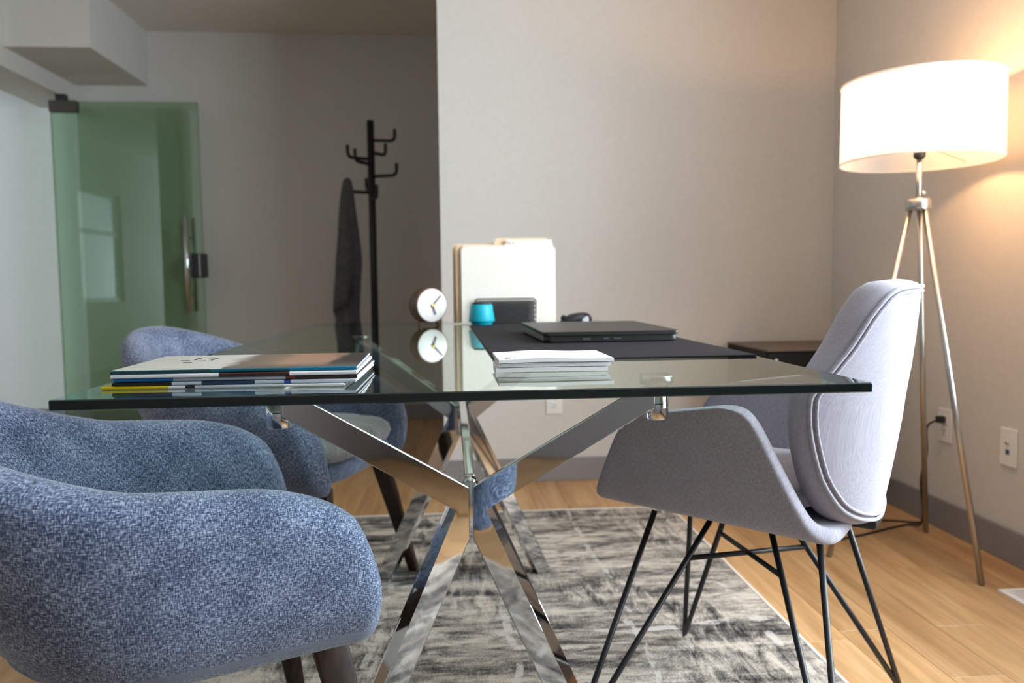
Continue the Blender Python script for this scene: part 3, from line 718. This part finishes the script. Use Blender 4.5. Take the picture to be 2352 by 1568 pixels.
Fc.append(tuple(range(n_-1, -1, -1))); Fc.append(tuple((len(tw)-1)*n_+j for j in range(n_)))
cl = thing('hanging_cloth', 'dark grey cloth hanging from the low left hook of the coat rack', 'cloth', (KX, KY, 0.42))
o = fix(add('drape', ([(a, b_, c-0.42) for a, b_, c in V], Fc, UV), M['towel'], cl, True))
md = o.modifiers.new('soft', 'SUBSURF'); md.levels = 1; md.render_levels = 1
V = []; Fc = []; UV = []
for i in range(9):
    s = i/8; zt_ = 0.98-0.02*s-0.42; zb_ = (0.735+0.055*s)-0.42
    for j in range(7):
        q = j/6; xl = -0.206+0.09*s-0.020*q; V.append((xl, -0.120-0.012*math.sin(PI*q)-0.01*math.sin(PI*s), zt_+(zb_-zt_)*q)); UV.append((s*0.1, q*0.25))
for i in range(8):
    for j in range(6): Fc.append((i*7+j, i*7+j+1, (i+1)*7+j+1, (i+1)*7+j))
o = add('folded_flap', (V, Fc, UV), M['towel'], cl, True)
md = o.modifiers.new('t', 'SOLIDIFY'); md.thickness = 0.008; md.offset = 0

# ------------------------------------------------------------------ things on the table
# desk mat
mt = box('desk_mat', (-0.231, -0.585, 0), (0.231, 0.585, 0.0035), M['mat_black'], None, 0.0012)
mt.location = (0.299, 1.915, TZ+0.0003); mt.rotation_euler = (0, 0, math.radians(0.6))
tag(mt, 'long black felt desk mat lying on the glass under the laptop', 'desk mat')
MZ = TZ+0.0042
# laptop: closed, seen from its side with the ports
lt = thing('laptop', 'closed black laptop lying on the desk mat', 'laptop', (0.345, 1.885, MZ), math.radians(1.5))
def slab(name, lo, hi, z0, z1, zr, mat, parent, rad=0.012, bev=0.002):
    """plate with rounded corners whose rear is raised by zr"""
    bm = bmesh.new(); pts = []
    for cx, cy, a0 in ((hi[0]-rad, hi[1]-rad, 0), (lo[0]+rad, hi[1]-rad, 90), (lo[0]+rad, lo[1]+rad, 180), (hi[0]-rad, lo[1]+rad, 270)):
        for k in range(6):
            a = math.radians(a0+90*k/5); pts.append((cx+rad*math.cos(a), cy+rad*math.sin(a)))
    def zz(y): return zr*(y-lo[1])/(hi[1]-lo[1])
    a = [bm.verts.new((x, y, z0+zz(y))) for x, y in pts]; c = [bm.verts.new((x, y, z1+zz(y))) for x, y in pts]
    bm.faces.new(a[::-1]); bm.faces.new(c); k = len(pts)
    for i in range(k): bm.faces.new((a[i], a[(i+1) % k], c[(i+1) % k], c[i]))
    if bev: bmesh.ops.bevel(bm, geom=[e for e in bm.edges if abs(e.verts[0].co.z-e.verts[1].co.z) < 0.004+abs(zr)*0.3 and len({v in a for v in e.verts}) == 1], offset=bev, segments=2, affect='EDGES', profile=0.5)
    return bmobj(name, bm, mat, parent, smooth=True)
bs = slab('base', (-0.148, -0.205), (0.148, 0.185), 0.002, 0.0145, 0.0, M['laptop'], lt, 0.014, 0.003)
slab('lid', (-0.152, -0.208), (0.152, 0.188), 0.0155, 0.0235, 0.003, M['laptop'], lt, 0.012, 0.002)
box('hinge', (-0.1515, -0.19, 0.004), (-0.147, 0.17, 0.0165), M['silver'], lt, 0.0008)
for x0, x1, z0, z1 in ((-0.065, -0.048, 0.0045, 0.0095), (-0.020, -0.006, 0.005, 0.0090), (0.004, 0.020, 0.005, 0.0090)):
    box('port', (x0, -0.2062, z0), (x1, -0.2035, z1), M['port'], bs, 0.0008)
for sx in (-1, 1):
    for y in (-0.18, 0.16): box('rubber_foot', (sx*0.12-0.012, y-0.004, 0.0), (sx*0.12+0.012, y+0.004, 0.0025), M['black_plastic'], bs)
# mouse
ms = thing('computer_mouse', 'glossy black computer mouse behind the laptop', 'mouse', (0.378, 2.36, MZ), math.radians(90))
V = []; Fc = []; n_ = 32
for i in range(9):
    a = PI/2*i/8; r_ = math.cos(a)**0.7 if i < 8 else 0.02
    for j in range(n_):
        t = 2*PI*j/n_; x = math.cos(t); y = math.sin(t)
        V.append((0.030*r_*x, (0.052*r_)*y-0.010*math.sin(a), 0.004+0.036*math.sin(a)*(1-0.15*y*r_)))
for i in range(8):
    for j in range(n_): Fc.append((i*n_+j, i*n_+(j+1) % n_, (i+1)*n_+(j+1) % n_, (i+1)*n_+j))
Fc.append(tuple(range(n_-1, -1, -1))); Fc.append(tuple(8*n_+j for j in range(n_)))
fix(add('body', (V, Fc), M['black_gloss'], ms, True))
pad('sole', 0.028, 0.048, [(0.003, 0.0), (0.0, 0.001), (0.0, 0.0045)], 2.4, M['black_plastic'], ms, 32)
tubeobj('scroll_wheel', [(-0.004, 0.034, 0.024), (0.004, 0.034, 0.024)], 0.009, M['black_plastic'], ms, 18)
# teal speaker
spk = thing('teal_speaker', 'small tapered teal speaker with a black mesh top in front of the folders', 'speaker', (0.101, 2.515, MZ))
fix(add('body', lathe([(0.032, 0.0), (0.0335, 0.002), (0.0335, 0.008), (0.0405, 0.010), (0.0415, 0.014), (0.0345, 0.0625), (0.033, 0.065), (0.029, 0.065)], 48), M['teal'], spk, True))
fix(add('mesh_top', lathe([(0.0305, 0.0652), (0.0305, 0.068), (0.026, 0.072), (0.004, 0.0735)], 40), M['black_plastic'], spk, True))
# clock
cln = thing('desk_clock', 'round brown wooden desk clock with a white face', 'clock', (-0.070, 2.60, TZ+0.0004), math.radians(30))
def disc_y(r, y0, y1, zc, n=56, bev=0.003):
    pr = [(r-bev, y0), (r, y0+bev), (r, y1-bev), (r-bev, y1)]
    V, Fc = lathe(pr, n); return [(x, z_, zc+y) for (x, y, z_) in V], Fc
fix(add('case', disc_y(0.058, -0.022, 0.030, 0.066), M['brown_wood'], cln, True))
fix(add('dial', disc_y(0.0535, -0.0245, -0.0215, 0.066, bev=0.0005), M['clock_face'], cln, True))
def hand(name, ang, ln, w_, y0):
    mt_ = Matrix.Translation((0, 0, 0.066)) @ Matrix.Rotation(ang, 4, 'Y')
    return prism(name, [(-w_*0.45, -0.006), (w_*0.45, -0.006), (w_, ln*0.15), (w_*0.75, ln), (-w_*0.75, ln), (-w_, ln*0.15)], y0, y0+0.0015, M['hand'], cln, 0, 2, mt_)
hand('hour_hand', math.radians(160), 0.032, 0.0042, -0.0275); hand('minute_hand', math.radians(45), 0.047, 0.0036, -0.0292)
fix(add('hand_hub', disc_y(0.005, -0.031, -0.0245, 0.066, 18, 0.0006), M['gold'], cln, True))
for sx in (-1, 1): taper_leg('foot', (sx*0.026, 0.0, 0.018), (sx*0.036, 0.0, 0.0), (0.012, 0.020), (0.010, 0.018), M['brown_wood'], cln)
# file holder with standing manila folders
HX, HY = 0.185, 2.66
fh = thing('file_holder', 'black metal mesh file holder standing at the far end of the table', 'file holder', (HX, HY, TZ+0.0004))
def mesh_panel(name, w_, hgt, y, parent):
    # rounded frame plus pierced sheet with real holes
    rr_ = 0.012; pts = [(-w_/2, 0.0), (-w_/2, hgt-rr_)]
    for k in range(1, 6): a = PI-PI/2*k/5; pts.append((-w_/2+rr_+rr_*math.cos(a), hgt-rr_+rr_*math.sin(a)))
    for k in range(0, 6): a = PI/2-PI/2*k/5; pts.append((w_/2-rr_+rr_*math.cos(a), hgt-rr_+rr_*math.sin(a)))
    pts.append((w_/2, 0.0))
    tubeobj('rim_wire', [(x_, y, z_+0.002) for x_, z_ in pts]+[(-w_/2, y, 0.002)], 0.0022, M['black_metal'], parent, 8)
    V = []; Fc = []; nx, nz_ = int(w_/0.0085), int(hgt/0.0075)
    for r_ in range(nz_):
        for c_ in range(nx):
            cx = -w_/2+0.0045+(c_+(0.5 if r_ % 2 else 0.0))*0.0085; cz = 0.004+(r_+0.5)*0.0074
            if cx > w_/2-0.004: continue
            b0 = len(V)
            for rad_ in (0.0017, 0.0050):
                for k in range(6):
                    a = PI/6+PI/3*k; V.append((cx+rad_*math.cos(a), y, cz+rad_*math.sin(a)))
            for k in range(6): Fc.append((b0+k, b0+(k+1) % 6, b0+6+(k+1) % 6, b0+6+k))
    o = add(name, (V, Fc), M['black_metal'], parent); o['kind'] = 'stuff'
    return o
mesh_panel('mesh_front', 0.205, 0.082, -0.045, fh)
mesh_panel('mesh_back', 0.205, 0.105, 0.055, fh)
boxes('tray', [((-0.1025, -0.045, 0), (0.1025, 0.055, 0.003)), ((-0.1025, 0.0, 0.003), (0.1025, 0.002, 0.08))], M['black_metal'], fh)
def folder(label, x0, x1, y, hgt, tab0, tab1, tabh, mat, open_=0.008):
    t = thing('manila_folder', label, 'folder', ((x0+x1)/2, y, TZ+0.0040), 0, 'manila folders in the mesh holder')
    w_ = (x1-x0)/2
    def sheet(nm, yy, tabbed):
        r_ = 0.012; pts = [(-w_, 0), (w_, 0), (w_, hgt-r_), (w_-r_, hgt)]
        if tabbed: pts += [(tab1, hgt), (tab1-0.004, hgt+tabh), (tab0+0.006, hgt+tabh), (tab0, hgt)]
        pts += [(-w_+r_, hgt), (-w_, hgt-r_)]
        return prism(nm, pts, yy, yy+0.0009, mat, t)
    sheet('front_flap', -open_/2, False); sheet('back_flap', open_/2, True)
    if tabh == 0.020:
        for q, (mx_, mw_) in enumerate(((0.004, 0.007), (0.014, 0.005), (0.023, 0.009))): box('handwritten_mark', (tab0+mx_, open_/2-0.0004, hgt+0.006-0.002*(q % 2)), (tab0+mx_+mw_, open_/2-0.0001, hgt+0.013-0.002*q), M['pencil'], t)
    box('papers', (-w_+0.006, -open_/2+0.0016, 0.002), (w_-0.006, open_/2-0.0008, hgt-0.01), M['paper'], t)
    return t
folder('front manila folder with a tab at the right, standing in the black mesh holder', 0.040, 0.357, HY-0.026, 0.258, -0.012, 0.150, 0.020, M['manila'])
folder('middle manila folder standing in the black mesh holder', 0.022, 0.352, HY-0.012, 0.262, -0.035, 0.148, 0.022, M['manila_edge'])
folder('rear manila folder, leftmost edge showing, standing in the black mesh holder', 0.012, 0.345, HY+0.016, 0.266, -0.020, 0.150, 0.018, M['manila_edge'], 0.014)
# white leaflets
marks = None
def leaflet(label, x0, x1, y0, y1, z0, z1, wave, rz):
    t = thing('white_leaflet', label, 'leaflet', ((x0+x1)/2, (y0+y1)/2, z0), rz, 'white leaflets piled on the glass')
    NX, NY = 24, 6; V = []; Fc = []; hx, hy = (x1-x0)/2, (y1-y0)/2; h = z1-z0
    for top in (0, 1):
        for i in range(NX+1):
            for j in range(NY+1):
                s, q = i/NX, j/NY
                wz = wave*(0.5+0.5*math.sin(s*7.5-1.2))*(s*(1-s)*4)
                V.append((-hx+2*hx*s, -hy+2*hy*q, (0.0002+0.35*wz if not top else h+wz)))
    st = (NX+1)*(NY+1)
    idx = lambda tp, i, j: tp*st+i*(NY+1)+j
    for i in range(NX):
        for j in range(NY):
            Fc.append((idx(1, i, j), idx(1, i+1, j), idx(1, i+1, j+1), idx(1, i, j+1))); Fc.append((idx(0, i, j), idx(0, i, j+1), idx(0, i+1, j+1), idx(0, i+1, j)))
    for i in range(NX):
        Fc.append((idx(0, i, 0), idx(0, i+1, 0), idx(1, i+1, 0), idx(1, i, 0))); Fc.append((idx(0, i, NY), idx(1, i, NY), idx(1, i+1, NY), idx(0, i+1, NY)))
    for j in range(NY):
        Fc.append((idx(0, 0, j), idx(1, 0, j), idx(1, 0, j+1), idx(0, 0, j+1))); Fc.append((idx(0, NX, j), idx(0, NX, j+1), idx(1, NX, j+1), idx(1, NX, j)))
    o = fix(add('folded_sheet', (V, Fc), M['paper'], t))
    return t
z = TZ+0.0004
leaflet('lowest white leaflet of the pile on the glass', 0.068, 0.236, 1.155, 1.275, z, z+0.0062, 0.0006, math.radians(-1))
leaflet('middle white leaflet of the pile on the glass', 0.071, 0.240, 1.157, 1.280, z+0.0072, z+0.0130, 0.0008, math.radians(-0.5))
lf_ = leaflet('top white leaflet of the pile, with two black marks at its left', 0.070, 0.243, 1.152, 1.290, z+0.0142, z+0.0192, 0.0024, math.radians(0.6))
for x_ in (-0.075, -0.0615): box('printed_mark', (x_, -0.046, 0.00505), (x_+0.0095, -0.036, 0.0056), M['ink'], lf_)
# magazines
def spine_mat(name, stops, x0, x1):
    m, nt, b = new_mat(name)
    tc = nt.nodes.new('ShaderNodeTexCoord'); sp = nt.nodes.new('ShaderNodeSeparateXYZ'); L(nt, tc, 'Object', sp, 0)
    mr_ = nt.nodes.new('ShaderNodeMapRange'); mr_.inputs[1].default_value = x0; mr_.inputs[2].default_value = x1; L(nt, sp, 'X', mr_, 0)
    r = ramp(nt, stops); r.color_ramp.interpolation = 'CONSTANT'; L(nt, mr_, 0, r, 0)
    L(nt, r, 0, b, 'Base Color'); b.inputs['Roughness'].default_value = 0.28
    return m
def cover_mat():
    m, nt, b = new_mat('magazine_cover_print')
    tc = nt.nodes.new('ShaderNodeTexCoord'); sp = nt.nodes.new('ShaderNodeSeparateXYZ'); L(nt, tc, 'Object', sp, 0)
    wob = N(nt, 'ShaderNodeTexNoise', i_Scale=22.0, i_Detail=4.0); L(nt, tc, 'Object', wob, 'Vector')
    wx = math_n(nt, 'MULTIPLY_ADD', (wob, 0), 0.05); nt.links.new(sp.outputs['X'], wx.inputs[2])
    mr_ = nt.nodes.new('ShaderNodeMapRange'); mr_.inputs[1].default_value = -0.135; mr_.inputs[2].default_value = 0.185; L(nt, wx, 0, mr_, 0)
    r = ramp(nt, [(0.0, (0.62, 0.60, 0.54)), (0.40, (0.70, 0.68, 0.62)), (0.47, (0.20, 0.15, 0.11)), (0.60, (0.24, 0.18, 0.13)), (0.66, (0.42, 0.26, 0.17)), (0.84, (0.40, 0.24, 0.16)), (0.89, (0.06, 0.05, 0.045))])
    L(nt, mr_, 0, r, 0)
    # darker foreground strip of the printed picture along the spine
    my = nt.nodes.new('ShaderNodeMapRange'); my.inputs[1].default_value = -0.07; my.inputs[2].default_value = -0.02
    wy = math_n(nt, 'MULTIPLY_ADD', (wob, 0), 0.05); nt.links.new(sp.outputs['Y'], wy.inputs[2]); L(nt, wy, 0, my, 0)
    mx_ = math_n(nt, 'GREATER_THAN', (mr_, 0), 0.42); iv = math_n(nt, 'SUBTRACT', 1.0, (my, 0)); fc = math_n(nt, 'MULTIPLY', (mx_, 0), (iv, 0))
    mm = mixc(nt, (fc, 0), (r, 0), (0.16, 0.13, 0.11)); L(nt, mm, 2, b, 'Base Color'); b.inputs['Roughness'].default_value = 0.3
    return m
K_, W_ = (0.012, 0.012, 0.014), (0.78, 0.79, 0.82)
mag = [  # label, spine stops, thickness, dx, rz, cover
    ('bottom magazine of the pile with a yellow spine end', [(0, (0.78, 0.58, 0.0)), (0.27, W_), (0.34, K_), (0.38, (0.5, 0.55, 0.6)), (0.75, W_)], 0.0036, -0.012, -2.0),
    ('black and pale spined magazine, second from the bottom of the pile', [(0, K_), (0.24, (0.55, 0.62, 0.7)), (0.36, (0.02, 0.04, 0.09)), (0.58, (0.5, 0.56, 0.62)), (0.70, (0.02, 0.07, 0.28)), (0.73, (0.5, 0.55, 0.62))], 0.0046, 0.0, -0.8),
    ('blue and dark spined magazine in the middle of the pile', [(0, (0.02, 0.20, 0.55)), (0.24, (0.42, 0.48, 0.55)), (0.70, (0.18, 0.05, 0.03)), (0.74, (0.025, 0.02, 0.02))], 0.0046, 0.001, -0.5),
    ('white spined magazine with a dark red band, second from the top of the pile', [(0, W_), (0.42, W_), (0.43, (0.045, 0.015, 0.015)), (0.72, W_)], 0.0050, -0.001, 0.3),
    ('top magazine of the pile with a teal spine and a printed landscape cover', [(0, (0.0, 0.045, 0.06)), (0.4, (0.0, 0.10, 0.155)), (0.72, (0.0, 0.15, 0.27))], 0.0046, -0.003, 1.2)]
MX, MY = -0.280, 1.150
z = TZ+0.0005; CV = cover_mat()
for k, (lab, stops, th, dx, rz) in enumerate(mag):
    t = thing('magazine', lab, 'magazine', (MX+dx, MY+0.002*((k*7) % 3-1), z), math.radians(rz), 'magazines piled on the glass')
    hx, hy = 0.156, 0.108
    sm_ = spine_mat('magazine_spine_print', stops, -hx, hx)
    bm = bmesh.new(); c = 0.0007
    # cover folded round the spine: C-shaped section, spine towards the room (-y)
    sec = [(hy, 0), (-hy+th*0.25, 0), (-hy, th*0.25), (-hy, th*0.75), (-hy+th*0.25, th), (hy, th), (hy, th-c), (-hy+th*0.3, th-c), (-hy+c, th*0.7), (-hy+c, th*0.3), (-hy+th*0.3, c), (hy, c)]
    a = [bm.verts.new((-hx, y_, z_)) for y_, z_ in sec]; cc = [bm.verts.new((hx, y_, z_)) for y_, z_ in sec]
    n_ = len(sec)
    for i in range(n_):
        f = bm.faces.new((a[i], a[(i+1) % n_], cc[(i+1) % n_], cc[i])); f.material_index = 1 if (i == 4) else 0
    bmobj('cover', bm, [sm_, CV if k == 4 else sm_], t)
    # page block: leaves fanned a little at the open end
    V = []; Fc = []; nl = 6
    for q in range(nl):
        z0_ = c+0.0002+(th-2*c-0.0004)*q/nl; z1_ = c+0.0002+(th-2*c-0.0004)*(q+0.72)/nl
        ex = hx-0.001+0.0022*math.sin(q*2.1+k)
        wob_ = 0.0
        b0 = len(V)
        for zz_ in (z0_, z1_): V += [(-hx+0.001, -hy+0.0016, zz_), (ex, -hy+0.0016, zz_), (ex, hy-0.001, zz_), (-hx+0.001, hy-0.001, zz_)]
        Fc += [tuple(b0+i for i in f) for f in ((3, 2, 1, 0), (4, 5, 6, 7), (0, 1, 5, 4), (1, 2, 6, 5), (2, 3, 7, 6), (3, 0, 4, 7))]
    o = add('pages', (V, Fc), M['paper'], t); o['kind'] = 'stuff'
    if k == 4:
        for j, (x_, y_, w2, d2) in enumerate(((-0.108, 0.02, 0.012, 0.004), (-0.092, 0.03, 0.004, 0.03), (-0.080, 0.01, 0.010, 0.004), (-0.074, 0.04, 0.014, 0.004), (-0.066, 0.02, 0.003, 0.03), (-0.096, -0.01, 0.012, 0.004))):
            box('printed_mark', (x_, y_, th+0.0001), (x_+w2, y_+d2, th+0.0004), M['ink'], t)
    z += th+0.0006
